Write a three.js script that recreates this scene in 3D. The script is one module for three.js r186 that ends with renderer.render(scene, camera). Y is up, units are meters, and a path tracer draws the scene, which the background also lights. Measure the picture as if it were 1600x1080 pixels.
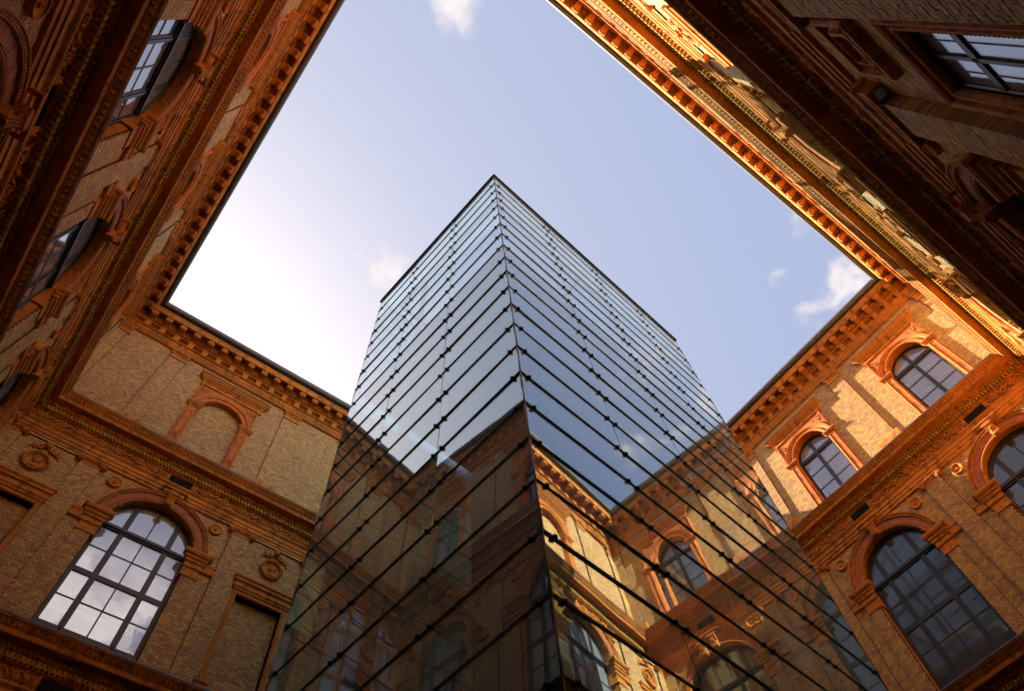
import * as THREE from 'three';
import { mergeGeometries, toCreasedNormals } from 'three/addons/utils/BufferGeometryUtils.js';

// ---------------------------------------------------------------- camera, sky, sun, exposure
const scene = new THREE.Scene();
const EYE = 1.6;
const camera = new THREE.PerspectiveCamera(53.03, 1024 / 691, 0.1, 2000);
camera.position.set(0, EYE, 0);
camera.quaternion.setFromRotationMatrix(new THREE.Matrix4().makeBasis(
  new THREE.Vector3(.798505, -.054025, .599559), new THREE.Vector3(-.519477, .441436, .731627), new THREE.Vector3(-.304193, -.895665, .324424)));
const renderer = new THREE.WebGLRenderer({ antialias: true });
renderer.toneMapping = THREE.LinearToneMapping;
const EXPOSURE = 5.0;
renderer.toneMappingExposure = EXPOSURE;
renderer.shadowMap.enabled = true;

const SUN = new THREE.Vector3(-1, 2.9, -4.5).normalize();   // towards the sun: over the wing at the left of the tower
const sun = new THREE.DirectionalLight(new THREE.Color().setRGB(1, .87, .68), 5);
sun.position.copy(SUN).multiplyScalar(120).add(new THREE.Vector3(8, 12, -7));
sun.target.position.set(8, 12, -7);
sun.castShadow = true; sun.shadow.mapSize.set(4096, 4096);
Object.assign(sun.shadow.camera, { left: -40, right: 40, top: 40, bottom: -40, near: 10, far: 260 });
scene.add(sun, sun.target);

function rng(seed) { let a = seed >>> 0; return () => { a = (a + 0x6D2B79F5) | 0; let t = Math.imul(a ^ (a >>> 15), 1 | a); t = (t + Math.imul(t ^ (t >>> 7), 61 | t)) ^ t; return ((t ^ (t >>> 14)) >>> 0) / 4294967296; }; }
const clamp = (x, a = 0, b = 1) => Math.min(b, Math.max(a, x));
const smooth = (a, b, x) => { const t = clamp((x - a) / (b - a)); return t * t * (3 - 2 * t); };
function hash2(x, y, s) { let h = Math.imul(x, 374761393) + Math.imul(y, 668265263) + Math.imul(s, 1442695041); h = Math.imul(h ^ (h >>> 13), 1274126177); return ((h ^ (h >>> 16)) >>> 0) / 4294967296; }
function vnoise(x, y, s = 0, per = 0) {                      // value noise, optionally tiling
  const xi = Math.floor(x), yi = Math.floor(y), fx = x - xi, fy = y - yi, w = per ? (v) => ((v % per) + per) % per : (v) => v;
  const u = fx * fx * (3 - 2 * fx), v = fy * fy * (3 - 2 * fy);
  const a = hash2(w(xi), w(yi), s), b = hash2(w(xi + 1), w(yi), s), c = hash2(w(xi), w(yi + 1), s), d = hash2(w(xi + 1), w(yi + 1), s);
  return a + (b - a) * u + (c - a) * v + (a - b - c + d) * u * v;
}
function fbm(x, y, s, oct = 5, per = 0) { let r = 0, a = .5, n = 0; for (let i = 0; i < oct; i++) { r += a * vnoise(x, y, s + i * 17, per); n += a; a *= .5; x *= 2; y *= 2; per *= 2; } return r / n; }

{ // the sky: blue-lavender air, paler and warmer towards the sun, thin cumulus in places
  const W = 2048, H = 1024, px = new Float32Array(W * H * 4);
  const clouds = [[-.025, .02, .05, .56], [.695, -.02, .075, .66], [.63, -.15, .11, .6], [.61, .02, .026, .38], [.10, .37, .05, .42],  [.45, -.62, .16, .8], [-.5, -.9, .2, .8]];
  for (let j = 0; j < H; j++) for (let i = 0; i < W; i++) {
    const lat = ((j + .5) / H - .5) * Math.PI, lon = ((i + .5) / W - .5) * 2 * Math.PI;
    const y = Math.sin(lat), x = Math.cos(lat) * Math.cos(lon), z = Math.cos(lat) * Math.sin(lon), e = Math.max(y, 0);
    const g = Math.acos(clamp(x * SUN.x + y * SUN.y + z * SUN.z, -1, 1)) * 180 / Math.PI;
    const hz = Math.pow(1 - e, 3), gl = Math.exp(-Math.pow(g / 25, 2)), g2 = Math.exp(-Math.pow(g / 55, 2));
    let c = [.385 + .16 * hz + .33 * g2 + 2.6 * gl, .475 + .13 * hz + .255 * g2 + 1.95 * gl, .75 + .06 * hz + .07 * g2 + 1.5 * gl];
    if (y > .2) {
      const pu = x / y, pv = -z / y, wx = fbm(pu * 9, pv * 9, 71, 4) - .5, wy = fbm(pu * 9, pv * 9, 72, 4) - .5, n = fbm((pu + .2 * wx) * 17 + 3.1, (pv + .2 * wy) * 11 + 1.7, 5, 7), nf = fbm(pu * 50, pv * 50, 9, 4);
      let m = 0;
      for (const [cu, cv, r, k] of clouds) m = Math.max(m, k * Math.exp(-((pu - cu) ** 2 + (pv - cv) ** 2) / (r * r)));
      const bank = smooth(-.98, -1.25, pv + .25 * (n - .5));
      const dens = clamp(Math.max(smooth(.18, .62, m * (1.9 * (n - .28) + .5 * (nf - .5)) * 1.6), bank * smooth(.32, .6, n + .2 * (nf - .5) + .12)));
      const lit = (.88 + .35 * (nf - .4)) * (1 + .9 * bank);
      c = c.map((v, k) => v + (lit * [1.0, .93, .97][k] * (k < 2 ? 1 : 1) - v) * dens * (g > 32 ? 1 : .3));
    }
    const o = (j * W + i) * 4;
    for (let k = 0; k < 3; k++) px[o + k] = Math.min(c[k], 4) / EXPOSURE;
    px[o + 3] = 1;
  }
  const sky = new THREE.DataTexture(px, W, H, THREE.RGBAFormat, THREE.FloatType);
  sky.mapping = THREE.EquirectangularReflectionMapping; sky.magFilter = sky.minFilter = THREE.LinearFilter; sky.needsUpdate = true;
  scene.background = sky; scene.environment = sky;
}

// ---------------------------------------------------------------- materials
function tex(size, f, repeat) {
  const d = new Uint8Array(size * size * 4);
  for (let j = 0; j < size; j++) for (let i = 0; i < size; i++) { const v = f(i / size, j / size), o = (j * size + i) * 4; for (let k = 0; k < 3; k++) d[o + k] = clamp(Array.isArray(v) ? v[k] : v) * 255; d[o + 3] = 255; }
  const t = new THREE.DataTexture(d, size, size); t.wrapS = t.wrapT = THREE.RepeatWrapping; t.magFilter = t.minFilter = THREE.LinearFilter; t.repeat.set(repeat, repeat); t.needsUpdate = true; return t;
}
const grain = tex(512, (x, y) => .5 + .5 * (fbm(x * 64, y * 64, 3, 3, 64) - .5) + .5 * (vnoise(x * 256, y * 256, 8, 256) - .5), 1);
const terraMap = tex(1024, (x, y) => {
  const b = fbm(x * 6, y * 6, 21, 5, 6), s = fbm(x * 40, y * 40, 22, 3, 40), d = smooth(.56, .72, fbm(x * 14, y * 14, 23, 5, 14)), w = smooth(.66, .8, fbm(x * 20, y * 20, 27, 4, 20));
  const k = .62 + .36 * b + .22 * (s - .5);
  return [k * (1 - .45 * d) + .12 * w, k * (.97 - .42 * d) + .12 * w, k * (.95 - .38 * d) + .13 * w];
}, .5);
const brickMap = tex(512, (x, y) => .72 + .3 * (fbm(x * 48, y * 48, 31, 4, 48) - .4) - .22 * smooth(.62, .75, fbm(x * 90, y * 90, 33, 2, 90)), 1);
const paintMap = tex(256, (x, y) => .75 + .4 * (fbm(x * 12, y * 12, 41, 5, 12) - .5), .7);
const M = {};
const std = (name, r, g, b, o = {}) => { const m = new THREE.MeshStandardMaterial({ roughness: .85, ...o }); m.color.setRGB(r, g, b); m.name = name; return (M[name] = m); };
std('terracotta', .66, .226, .014, { map: terraMap, bumpMap: grain, bumpScale: .005, roughness: .8, vertexColors: true });
std('brick', 1.68, 1.63, 1.75, { map: brickMap, bumpMap: grain, bumpScale: .003, roughness: .8, vertexColors: true });
std('mortar', .075, .055, .04, { roughness: .95 });
std('frame', .035, .024, .019, { map: paintMap, roughness: .45 });
std('zinc', .17, .16, .15, { map: paintMap, roughness: .5, metalness: .25 });
std('lead', .11, .11, .115, { map: paintMap, roughness: .5, metalness: .4 });
std('dark', .012, .011, .010, { roughness: .9 });
std('bronze', .04, .034, .028, { roughness: .4, metalness: .5 });
std('steel', .26, .29, .31, { map: paintMap, roughness: .5, metalness: .25 });
std('railgrey', .50, .60, .58, { roughness: .4 });
std('slab', .36, .46, .56, { roughness: .8, map: paintMap });
std('shaft', .035, .033, .032, { roughness: .6, metalness: .2, map: paintMap });
std('room', .45, .43, .40, { roughness: .95 });
std('blind', .80, .79, .77, { roughness: .9 });
std('blindgrey', .42, .42, .43, { roughness: .9 });
std('paving', .075, .07, .065, { map: brickMap, roughness: .9 });
std('rooftile', .10, .06, .045, { map: brickMap, roughness: .9 });
const warp = tex(256, (x, y) => fbm(x * 3, y * 3, 61, 3, 3), 1);
M.pane = new THREE.MeshPhysicalMaterial({ transmission: 1, thickness: 0, roughness: .01, metalness: .2, ior: 1.95, bumpMap: warp, bumpScale: .0012 }); M.pane.color.setRGB(.80, .86, .95); M.pane.name = 'window_glass';
for (const [k, metal, ior, c] of [['paneClear', .04, 1.62, [.80, .84, .86]], ['paneBright', .40, 2.0, [.95, .93, .91]]]) { const m = M[k] = M.pane.clone(); m.metalness = metal; m.ior = ior; m.color.setRGB(...c); m.name = k === 'paneClear' ? 'clear_window_glass' : 'silvered_window_glass'; }
M.glass = new THREE.MeshPhysicalMaterial({ transmission: 1, thickness: 0, roughness: 0, ior: 1.5 }); M.glass.color.setRGB(.86, .84, .82); M.glass.name = 'facade_glass';
M.coated = new THREE.MeshPhysicalMaterial({ transmission: 1, thickness: 0, roughness: 0, metalness: .42, ior: 1.68, bumpMap: warp, bumpScale: .0016 }); M.coated.color.setRGB(.56, .84, 1.0); M.coated.name = 'coated_facade_glass';   // the outer face carries a bluish solar coating

// ---------------------------------------------------------------- geometry helpers (local frame of a wall: s to the right, z height above the eye, n out of the wall)
const V = (s, z, n) => [s, z + EYE, n];
class G {
  constructor() { this.p = []; this.c = []; }
  quad(a, b, c, d, k = 1) { this.tri(a, b, c, k); this.tri(a, c, d, k); return this; }
  tri(a, b, c, k = 1) { this.p.push(...a, ...b, ...c); const q = Array.isArray(k) ? k : [k, k, k]; for (let i = 0; i < 3; i++) this.c.push(q[0], q[1], q[2]); return this; }
  box(s0, s1, z0, z1, n0, n1, k = 1, back = false) {
    const P = (s, z, n) => V(s, z, n);
    this.quad(P(s0, z0, n1), P(s1, z0, n1), P(s1, z1, n1), P(s0, z1, n1), k);
    this.quad(P(s0, z0, n0), P(s0, z0, n1), P(s0, z1, n1), P(s0, z1, n0), k);
    this.quad(P(s1, z0, n1), P(s1, z0, n0), P(s1, z1, n0), P(s1, z1, n1), k);
    this.quad(P(s0, z0, n0), P(s1, z0, n0), P(s1, z0, n1), P(s0, z0, n1), k);
    this.quad(P(s0, z1, n1), P(s1, z1, n1), P(s1, z1, n0), P(s0, z1, n0), k);
    if (back) this.quad(P(s1, z0, n0), P(s0, z0, n0), P(s0, z1, n0), P(s1, z1, n0), k);
    return this;
  }
  add(geo, mat4, k = 1) {                                     // any other geometry
    let g = geo.index ? geo.toNonIndexed() : geo; if (mat4) { g = g.clone(); g.applyMatrix4(mat4); }
    const a = g.attributes.position.array, q = Array.isArray(k) ? k : [k, k, k];
    for (let i = 0; i < a.length; i++) this.p.push(a[i]);
    for (let i = 0; i < a.length / 3; i++) this.c.push(q[0], q[1], q[2]);
    return this;
  }
  geo(crease = 0) {
    let g = new THREE.BufferGeometry(); const p = new Float32Array(this.p);
    g.setAttribute('position', new THREE.BufferAttribute(p, 3)); g.setAttribute('color', new THREE.BufferAttribute(new Float32Array(this.c), 3));
    const uv = new Float32Array(p.length / 3 * 2), a = new THREE.Vector3(), b = new THREE.Vector3(), c = new THREE.Vector3();
    for (let i = 0; i < p.length; i += 9) {
      a.fromArray(p, i); b.fromArray(p, i + 3); c.fromArray(p, i + 6); b.sub(a); c.sub(a); b.cross(c);
      const X = Math.abs(b.x), Y = Math.abs(b.y), Z = Math.abs(b.z), w = Z >= X && Z >= Y ? 0 : X >= Y ? 1 : 2;
      for (let j = 0; j < 3; j++) { const o = i + j * 3, t = (i / 3 + j) * 2; uv[t] = w === 1 ? p[o + 2] + .37 : p[o]; uv[t + 1] = w === 2 ? p[o + 2] + .21 : p[o + 1]; }
    }
    g.setAttribute('uv', new THREE.BufferAttribute(uv, 2));
    g.computeVertexNormals();
    if (crease) g = toCreasedNormals(g, crease);
    return g;
  }
}
const blockTint = (i, s = 1) => .80 + .36 * hash2(i, s * 7 + 3, 77);
// straight moulding with mitred inner corners; profile [n, z] from top to bottom; cut in blocks of slightly different tone
function run(g, prof, s0, s1, mitre = true, block = 1.15, seed = 1) {
  const nb = Math.max(1, Math.round((s1 - s0) / block));
  for (let i = 0; i < prof.length - 1; i++) {
    const [na, za] = prof[i], [nb2, zb] = prof[i + 1], m = mitre ? 1 : 0;
    for (let b = 0; b < nb; b++) {
      const f0 = b / nb, f1 = (b + 1) / nb, at = (n, f) => { const a = s0 + m * n, e = s1 - m * n; return f === 0 ? a : f === 1 ? e : s0 + (s1 - s0) * f; };
      g.quad(V(at(nb2, f0), zb, nb2), V(at(nb2, f1), zb, nb2), V(at(na, f1), za, na), V(at(na, f0), za, na), blockTint(b, seed));
    }
  }
}
// moulding with outer returns at both ends
function hood(g, prof, s0, s1, k = 1) {
  for (let i = 0; i < prof.length - 1; i++) {
    const [a, za] = prof[i], [b, zb] = prof[i + 1];
    g.quad(V(s0 - b, zb, b), V(s1 + b, zb, b), V(s1 + a, za, a), V(s0 - a, za, a), k);
    g.quad(V(s0 - b, zb, 0), V(s0 - b, zb, b), V(s0 - a, za, a), V(s0 - a, za, 0), k);
    g.quad(V(s1 + b, zb, b), V(s1 + b, zb, 0), V(s1 + a, za, 0), V(s1 + a, za, a), k);
  }
}
// profile [offset, n] swept along a polyline of [s, z], the offset to the left of its direction
function sweep(g, path, prof, closed = false, k = 1) {
  const N = path.length, nr = path.map((p, i) => {
    const dirs = []; if (i > 0 || closed) { const q = path[(i - 1 + N) % N]; dirs.push([p[0] - q[0], p[1] - q[1]]); } if (i < N - 1 || closed) { const q = path[(i + 1) % N]; dirs.push([q[0] - p[0], q[1] - p[1]]); }
    const ns = dirs.map(([x, y]) => { const l = Math.hypot(x, y); return [-y / l, x / l]; });
    if (ns.length === 1) return ns[0];
    const m = [ns[0][0] + ns[1][0], ns[0][1] + ns[1][1]], d = (m[0] * ns[0][0] + m[1] * ns[0][1]);
    return [m[0] / d, m[1] / d];
  });
  const at = (i, [o, n]) => V(path[i][0] + nr[i][0] * o, path[i][1] + nr[i][1] * o, n);
  for (let i = 0; i < (closed ? N : N - 1); i++) { const j = (i + 1) % N; for (let q = 0; q < prof.length - 1; q++) g.quad(at(i, prof[q]), at(j, prof[q]), at(j, prof[q + 1]), at(i, prof[q + 1]), typeof k === 'function' ? k(i) : k); }
}
const arc = (sc, zc, r, a0, a1, n) => Array.from({ length: n + 1 }, (_, i) => { const a = a0 + (a1 - a0) * i / n; return [sc + r * Math.cos(a), zc + r * Math.sin(a)]; });
const archPath = (hw, z0, zs, n = 28) => [[hw, z0], ...arc(0, zs, hw, 0, Math.PI, n), [-hw, z0]];    // up the right jamb, over, down: inside is to the left
function lathe(g, prof, sc, zc, seg = 20, k = 1, n0 = 0) {   // [r, n] turned about the wall's normal
  for (let i = 0; i < seg; i++) { const a = i / seg * 2 * Math.PI, b = (i + 1) / seg * 2 * Math.PI; for (let q = 0; q < prof.length - 1; q++) { const [r0, m0] = prof[q], [r1, m1] = prof[q + 1], P = (r, t, n) => V(sc + r * Math.cos(t), zc + r * Math.sin(t), n + n0); g.quad(P(r0, a, m0), P(r0, b, m0), P(r1, b, m1), P(r1, a, m1), k); } }
}
function tube(g, pts, rad, seg = 5, k = 1) {                // pts [s, z, n]; rad(t)
  const P = pts.map((p) => new THREE.Vector3(...p)), rings = P.map((p, i) => {
    const d = new THREE.Vector3().subVectors(P[Math.min(i + 1, P.length - 1)], P[Math.max(i - 1, 0)]).normalize();
    const u = new THREE.Vector3(0, 0, 1), v = new THREE.Vector3().crossVectors(d, u).normalize(); const w = new THREE.Vector3().crossVectors(v, d), r = rad(i / (P.length - 1));
    return Array.from({ length: seg }, (_, j) => { const a = j / seg * 2 * Math.PI; const q = p.clone().addScaledVector(v, r * Math.cos(a)).addScaledVector(w, r * Math.sin(a)); return V(q.x, q.y, q.z); });
  });
  for (let i = 0; i < rings.length - 1; i++) for (let j = 0; j < seg; j++) { const m = (j + 1) % seg; g.quad(rings[i][j], rings[i][m], rings[i + 1][m], rings[i + 1][j], k); }
}
const spiral = (sc, zc, n, r0, r1, a0, turns, steps, lift = 0) => Array.from({ length: steps + 1 }, (_, i) => { const t = i / steps, r = r0 + (r1 - r0) * t, a = a0 + turns * 2 * Math.PI * t; return [sc + r * Math.cos(a), zc + r * Math.sin(a), n + lift * t]; });
const BALL = new THREE.IcosahedronGeometry(1, 1), OCT = new THREE.SphereGeometry(1, 6, 4);
function ball(g, s, z, n, rs, rz, rn, k = 1, geo = BALL) { g.add(geo, new THREE.Matrix4().makeTranslation(s, z + EYE, n).scale(new THREE.Vector3(rs, rz, rn)), k); }
function leaf(g, s, z, n, len, wid, ang, curl, k = 1) {     // a bent pointed leaf that lies on the wall and curls out at its tip
  const rows = 4, ca = Math.cos(ang), sa = Math.sin(ang), P = (t, x) => { const l = len * t, w = wid * x * Math.sin(Math.PI * (.18 + .82 * t)) , c = curl * t * t + .02 * (1 - Math.abs(x)); return V(s + l * ca - w * sa, z + l * sa + w * ca, n + c); };
  for (let i = 0; i < rows; i++) for (const [x0, x1] of [[-1, 0], [0, 1]]) g.quad(P(i / rows, x0), P((i + 1) / rows, x0), P((i + 1) / rows, x1), P(i / rows, x1), k * (x0 < 0 ? 1 : .96));
}
// ---------------------------------------------------------------- object helpers
function mesh(name, geo, mat, parent, kind) { const o = new THREE.Mesh(geo, mat); o.name = name; o.castShadow = o.receiveShadow = true; if (kind) o.userData.kind = kind; parent?.add(o); return o; }
const counts = {};
function top(o, name, label, category) { counts[name] = (counts[name] ?? -1) + 1; o.name = counts[name] ? `${name}_${String(counts[name]).padStart(3, '0')}` : name; if (label) Object.assign(o.userData, { label, category }); scene.add(o); return o; }
const put = (proto, s, parent, mirror) => { const o = proto.clone(); o.position.x = s; if (mirror) o.scale.x = -1; parent.add(o); return o; };

// ---------------------------------------------------------------- ground
{ const g = new THREE.PlaneGeometry(600, 600, 1, 1); g.rotateX(-Math.PI / 2); const uv = g.attributes.uv; for (let i = 0; i < uv.count; i++) uv.setXY(i, uv.getX(i) * 600, uv.getY(i) * 600); const o = mesh('ground', g, M.paving); o.userData.kind = 'structure'; top(o, 'ground'); }

// ---------------------------------------------------------------- shared pieces of the four wings
const DZ = -7.38;                                            // the lower cornice repeats the middle one
const PROTO = {};
// --- upper entablature pieces
{
  const g = new G(), W = .105, side = [[.08, 24.84], [.205, 24.84], [.205, 25.16], [.17, 25.2], [.15, 25.27], [.17, 25.35], [.25, 25.40], [.36, 25.42], [.42, 25.40], [.45, 25.36], [.50, 25.34], [.55, 25.37], [.565, 25.43], [.56, 25.55], [.08, 25.55]];
  for (let i = 0; i < side.length - 1; i++) { const [a, za] = side[i], [b, zb] = side[i + 1]; g.quad(V(-W, za, a), V(W, za, a), V(W, zb, b), V(-W, zb, b)); }
  for (const x of [-W, W]) { for (let i = 0; i < side.length - 2; i++) { const [a, za] = side[i], [b, zb] = side[i + 1]; if (za < 25.3) g.quad(V(x, za, .0), V(x, za, a), V(x, zb, b), V(x, zb, .0)); else g.quad(V(x, za, a), V(x, zb, b), V(x, 25.55, b), V(x, 25.55, a)); } g.quad(V(x, 25.35, .08), V(x, 25.35, .17), V(x, 25.55, .17), V(x, 25.55, .08)); }
  for (const x of [-.075, -.025, .025, .075]) g.box(x - .016, x + .016, 24.87, 25.14, .2, .228, 1.06);
  g.box(-.125, .125, 24.82, 24.885, .0, .24); g.box(-.12, .12, 25.15, 25.2, .0, .225);
  for (const x of [-W - .012, W + .012]) { const sp = new G(); tube(sp, spiral(.49, 25.43, x, .07, .015, -1.2, 1.6, 14), () => .02, 4); const a = sp.p; for (let i = 0; i < a.length; i += 3) { const t = a[i]; a[i] = a[i + 2]; a[i + 2] = t; } g.p.push(...a); g.c.push(...sp.c); }
  ball(g, 0, 25.45, .555, .05, .05, .03, 1.1); for (let i = 0; i < 5; i++) leaf(g, 0, 25.45, .56, .07, .025, i * 1.257 + .3, .02);
  PROTO.bracket = mesh('bracket', g.geo(.5), M.terracotta);
  const r = new G();                                         // rosette panel between two brackets
  r.box(-.15, .15, 24.9, 25.2, .1, .112, .9); sweep(r, [[-.15, 24.89], [.15, 24.89], [.15, 25.21], [-.15, 25.21]], [[0, .112], [.015, .135], [.035, .112]], true);
  lathe(r, [[.085, 0], [.08, .03], [.06, .03], [.05, .005], [.03, .03], [0, .045]], 0, 25.05, 10, 1, .11);
  for (let i = 0; i < 8; i++) leaf(r, .05 * Math.cos(i * .785), 25.05 + .05 * Math.sin(i * .785), .12, .075, .025, i * .785, .02);
  for (const q of [-1, 1]) for (const p of [-1, 1]) tube(r, spiral(q * .1, 25.05 + p * .1, .12, .035, .01, q, 1.1, 7), () => .01, 4);
  for (let i = 2; i < r.p.length; i += 3) r.p[i] -= .08;
  PROTO.rosette = mesh('rosette_panel', r.geo(.5), M.terracotta);
}
// --- foliate capital of the upper pilasters
{
  const g = new G(), r = rng(5);
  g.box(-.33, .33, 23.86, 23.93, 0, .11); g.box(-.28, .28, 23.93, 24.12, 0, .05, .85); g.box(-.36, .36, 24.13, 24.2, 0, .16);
  for (let i = 0; i < 7; i++) { leaf(g, -.28 + i * .093, 23.92, .06, .16, .042, Math.PI / 2 + (i - 3) * .06, .13, .9 + .3 * r()); }
  for (let i = 0; i < 6; i++) leaf(g, -.24 + i * .096, 24.0, .07, .14, .038, Math.PI / 2 + (i - 2.5) * .1, .14, 1);
  for (const q of [-1, 1]) { tube(g, spiral(q * .29, 24.09, .12, .075, .012, q > 0 ? 2.4 : .7, q * 1.7, 16, .04), (t) => .024 - .01 * t, 5); tube(g, spiral(q * .10, 24.09, .11, .05, .01, q > 0 ? 0 : 3.1, -q * 1.4, 12, .03), () => .015, 5); }
  ball(g, 0, 24.14, .17, .06, .06, .04); for (let i = 0; i < 6; i++) leaf(g, 0, 24.14, .18, .085, .03, i * 1.047, .02);
  for (let i = 1; i < g.p.length; i += 3) g.p[i] = 24.02 + EYE + (g.p[i] - EYE - 23.86) * 1.42;
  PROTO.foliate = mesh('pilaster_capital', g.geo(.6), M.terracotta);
  const b = new G(); hood(b, [[.08, 19.98], [.13, 19.96], [.14, 19.9], [.15, 19.86], [.15, 19.2]], -.30, .30); PROTO.foot = mesh('pilaster_base', b.geo(), M.terracotta);
}
// --- ionic capital of the middle pilasters
function ionic(dz) {
  const g = new G();
  g.box(-.30, .30, 17.27, 17.40, 0, .085, .95);
  hood(g, [[.07, 17.52], [.15, 17.52], [.15, 17.49], [.12, 17.44], [.08, 17.41], [0, 17.41]], -.26, .26);
  for (let i = 0; i < 9; i++) ball(g, -.2 + i * .05, 17.40, .10, .021, .024, .03, 1.05, OCT);
  for (const q of [-1, 1]) { lathe(g, [[.115, -.02], [.115, .13], [.1, .15], [.085, .128], [0, .128]], q * .335, 17.41, 18); tube(g, spiral(q * .335, 17.41, .135, .088, .012, q > 0 ? 1.5 : 1.6, -q * 2.1, 22, .02), (t) => .016 - .004 * t, 5); ball(g, q * .335, 17.41, .155, .022, .022, .015); }
  const o = g.geo(.6); if (dz) o.translate(0, dz, 0); return mesh('pilaster_capital', o, M.terracotta);
}
PROTO.ionic = ionic(0);
// --- patera, medallion
{
  const g = new G();
  lathe(g, [[.205, 0], [.205, .06], [.19, .085], [.165, .085], [.15, .06], [.06, .03], [.055, .05], [.03, .075], [0, .07]], 0, 17.13, 26); lathe(g, [[.012, .08], [.012, .1], [0, .1]], 0, 17.13, 6, .4);
  for (let i = 0; i < 14; i++) { const a = i / 14 * 6.283; ball(g, .175 * Math.cos(a), 17.13 + .175 * Math.sin(a), .085, .014, .014, .008, 1.05, OCT); }
  PROTO.patera = mesh('patera', g.geo(.6), M.terracotta);
  const m = new G(), z = 16.6;
  lathe(m, [[.37, 0], [.375, .05], [.35, .09], [.29, .09], [.27, .05], [.255, .055], [.245, .03], [0, .025]], 0, z, 32);
  for (let i = 0; i < 26; i++) { const a = i / 26 * 6.283; leaf(m, .30 * Math.cos(a), z + .30 * Math.sin(a), .09, .085, .035, a + .9, .02, .9 + .2 * (i % 2)); }
  // a head in profile in low relief
  ball(m, .01, z + .05, .04, .09, .115, .05); ball(m, -.085, z + .03, .045, .022, .03, .03); ball(m, -.06, z - .03, .04, .035, .035, .03); ball(m, .035, z - .085, .035, .055, .08, .035); ball(m, .02, z - .17, .03, .17, .06, .04);
  ball(m, .05, z + .1, .05, .08, .08, .045, .85); ball(m, .085, z + .03, .05, .05, .07, .04, .85); for (let i = 0; i < 6; i++) ball(m, .03 + .09 * Math.cos(i * .6 - .6), z + .07 + .09 * Math.sin(i * .6 - .6), .07, .028, .028, .025, .9, OCT);
  PROTO.medallion = mesh('medallion', m.geo(.6), M.terracotta);
  const c = new G(), y = 17.26;                             // a small head with scrolls and hanging garlands above the medallion
  ball(c, 0, y, .10, .085, .10, .09); for (let i = 0; i < 9; i++) { const a = i / 9 * 6.283; ball(c, .085 * Math.cos(a), y + .03 + .09 * Math.sin(a), .1, .035, .035, .04, .9); } ball(c, 0, y - .02, .185, .018, .022, .02); ball(c, -.03, y + .02, .17, .016, .012, .012, .7); ball(c, .03, y + .02, .17, .016, .012, .012, .7);
  for (const q of [-1, 1]) {
    tube(c, spiral(q * .17, y - .09, .05, .075, .02, q > 0 ? 2.2 : .9, -q * 1.5, 14), (t) => .026 - .01 * t, 5); tube(c, spiral(q * .34, y - .1, .05, .075, .02, q > 0 ? 2.8 : .3, q * 1.3, 13), (t) => .022 - .008 * t, 5);
    tube(c, [[q * .08, y - .06, .06], [q * .14, y - .16, .05], [q * .24, y - .19, .05], [q * .36, y - .17, .04], [q * .43, y - .27, .04], [q * .47, y - .36, .03]], (t) => .026 - .012 * t, 5);
    for (let i = 0; i < 4; i++) leaf(c, q * (.14 + i * .09), y - .13 - .03 * i, .05, .09, .03, (q > 0 ? .2 : 2.9) + (i % 2 ? 1 : -1), .03);
  }
  PROTO.garland = mesh('garland', c.geo(.6), M.terracotta);
}
// --- keystone
{
  const g = new G(), side = [[0, 17.1], [.16, 17.12], [.2, 17.2], [.17, 17.28], [.15, 17.42], [.2, 17.55], [.27, 17.64], [.28, 17.76], [.22, 17.82], [0, 17.84]], W = (z) => .11 + .05 * (z - 17.1) / .74;
  for (let i = 0; i < side.length - 1; i++) { const [a, za] = side[i], [b, zb] = side[i + 1]; g.quad(V(-W(za), za, a), V(W(za), za, a), V(W(zb), zb, b), V(-W(zb), zb, b)); for (const q of [-1, 1]) g.quad(V(q * W(za), za, 0), V(q * W(za), za, a), V(q * W(zb), zb, b), V(q * W(zb), zb, 0)); }
  hood(g, [[.2, 17.9], [.27, 17.9], [.27, 17.86], [.2, 17.83]], -.12, .12);
  for (const x of [-.07, 0, .07]) leaf(g, x, 17.2, .18, .3, .05, Math.PI / 2 + x, .1, .95); for (const q of [-1, 1]) { tube(g, spiral(q * .13, 17.72, .25, .055, .01, q > 0 ? 1.2 : 1.9, -q * 1.6, 12), () => .016, 5); leaf(g, q * .05, 17.5, .2, .2, .05, Math.PI / 2 - q * .5, .08); }
  ball(g, 0, 17.5, .2, .06, .07, .05); ball(g, 0, 17.16, .2, .07, .05, .04);
  for (let i = 1; i < g.p.length; i += 3) g.p[i] = 17.06 + EYE + (g.p[i] - EYE - 17.1) * .8;
  PROTO.keystone = mesh('keystone', g.geo(.6), M.terracotta);
}
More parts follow.
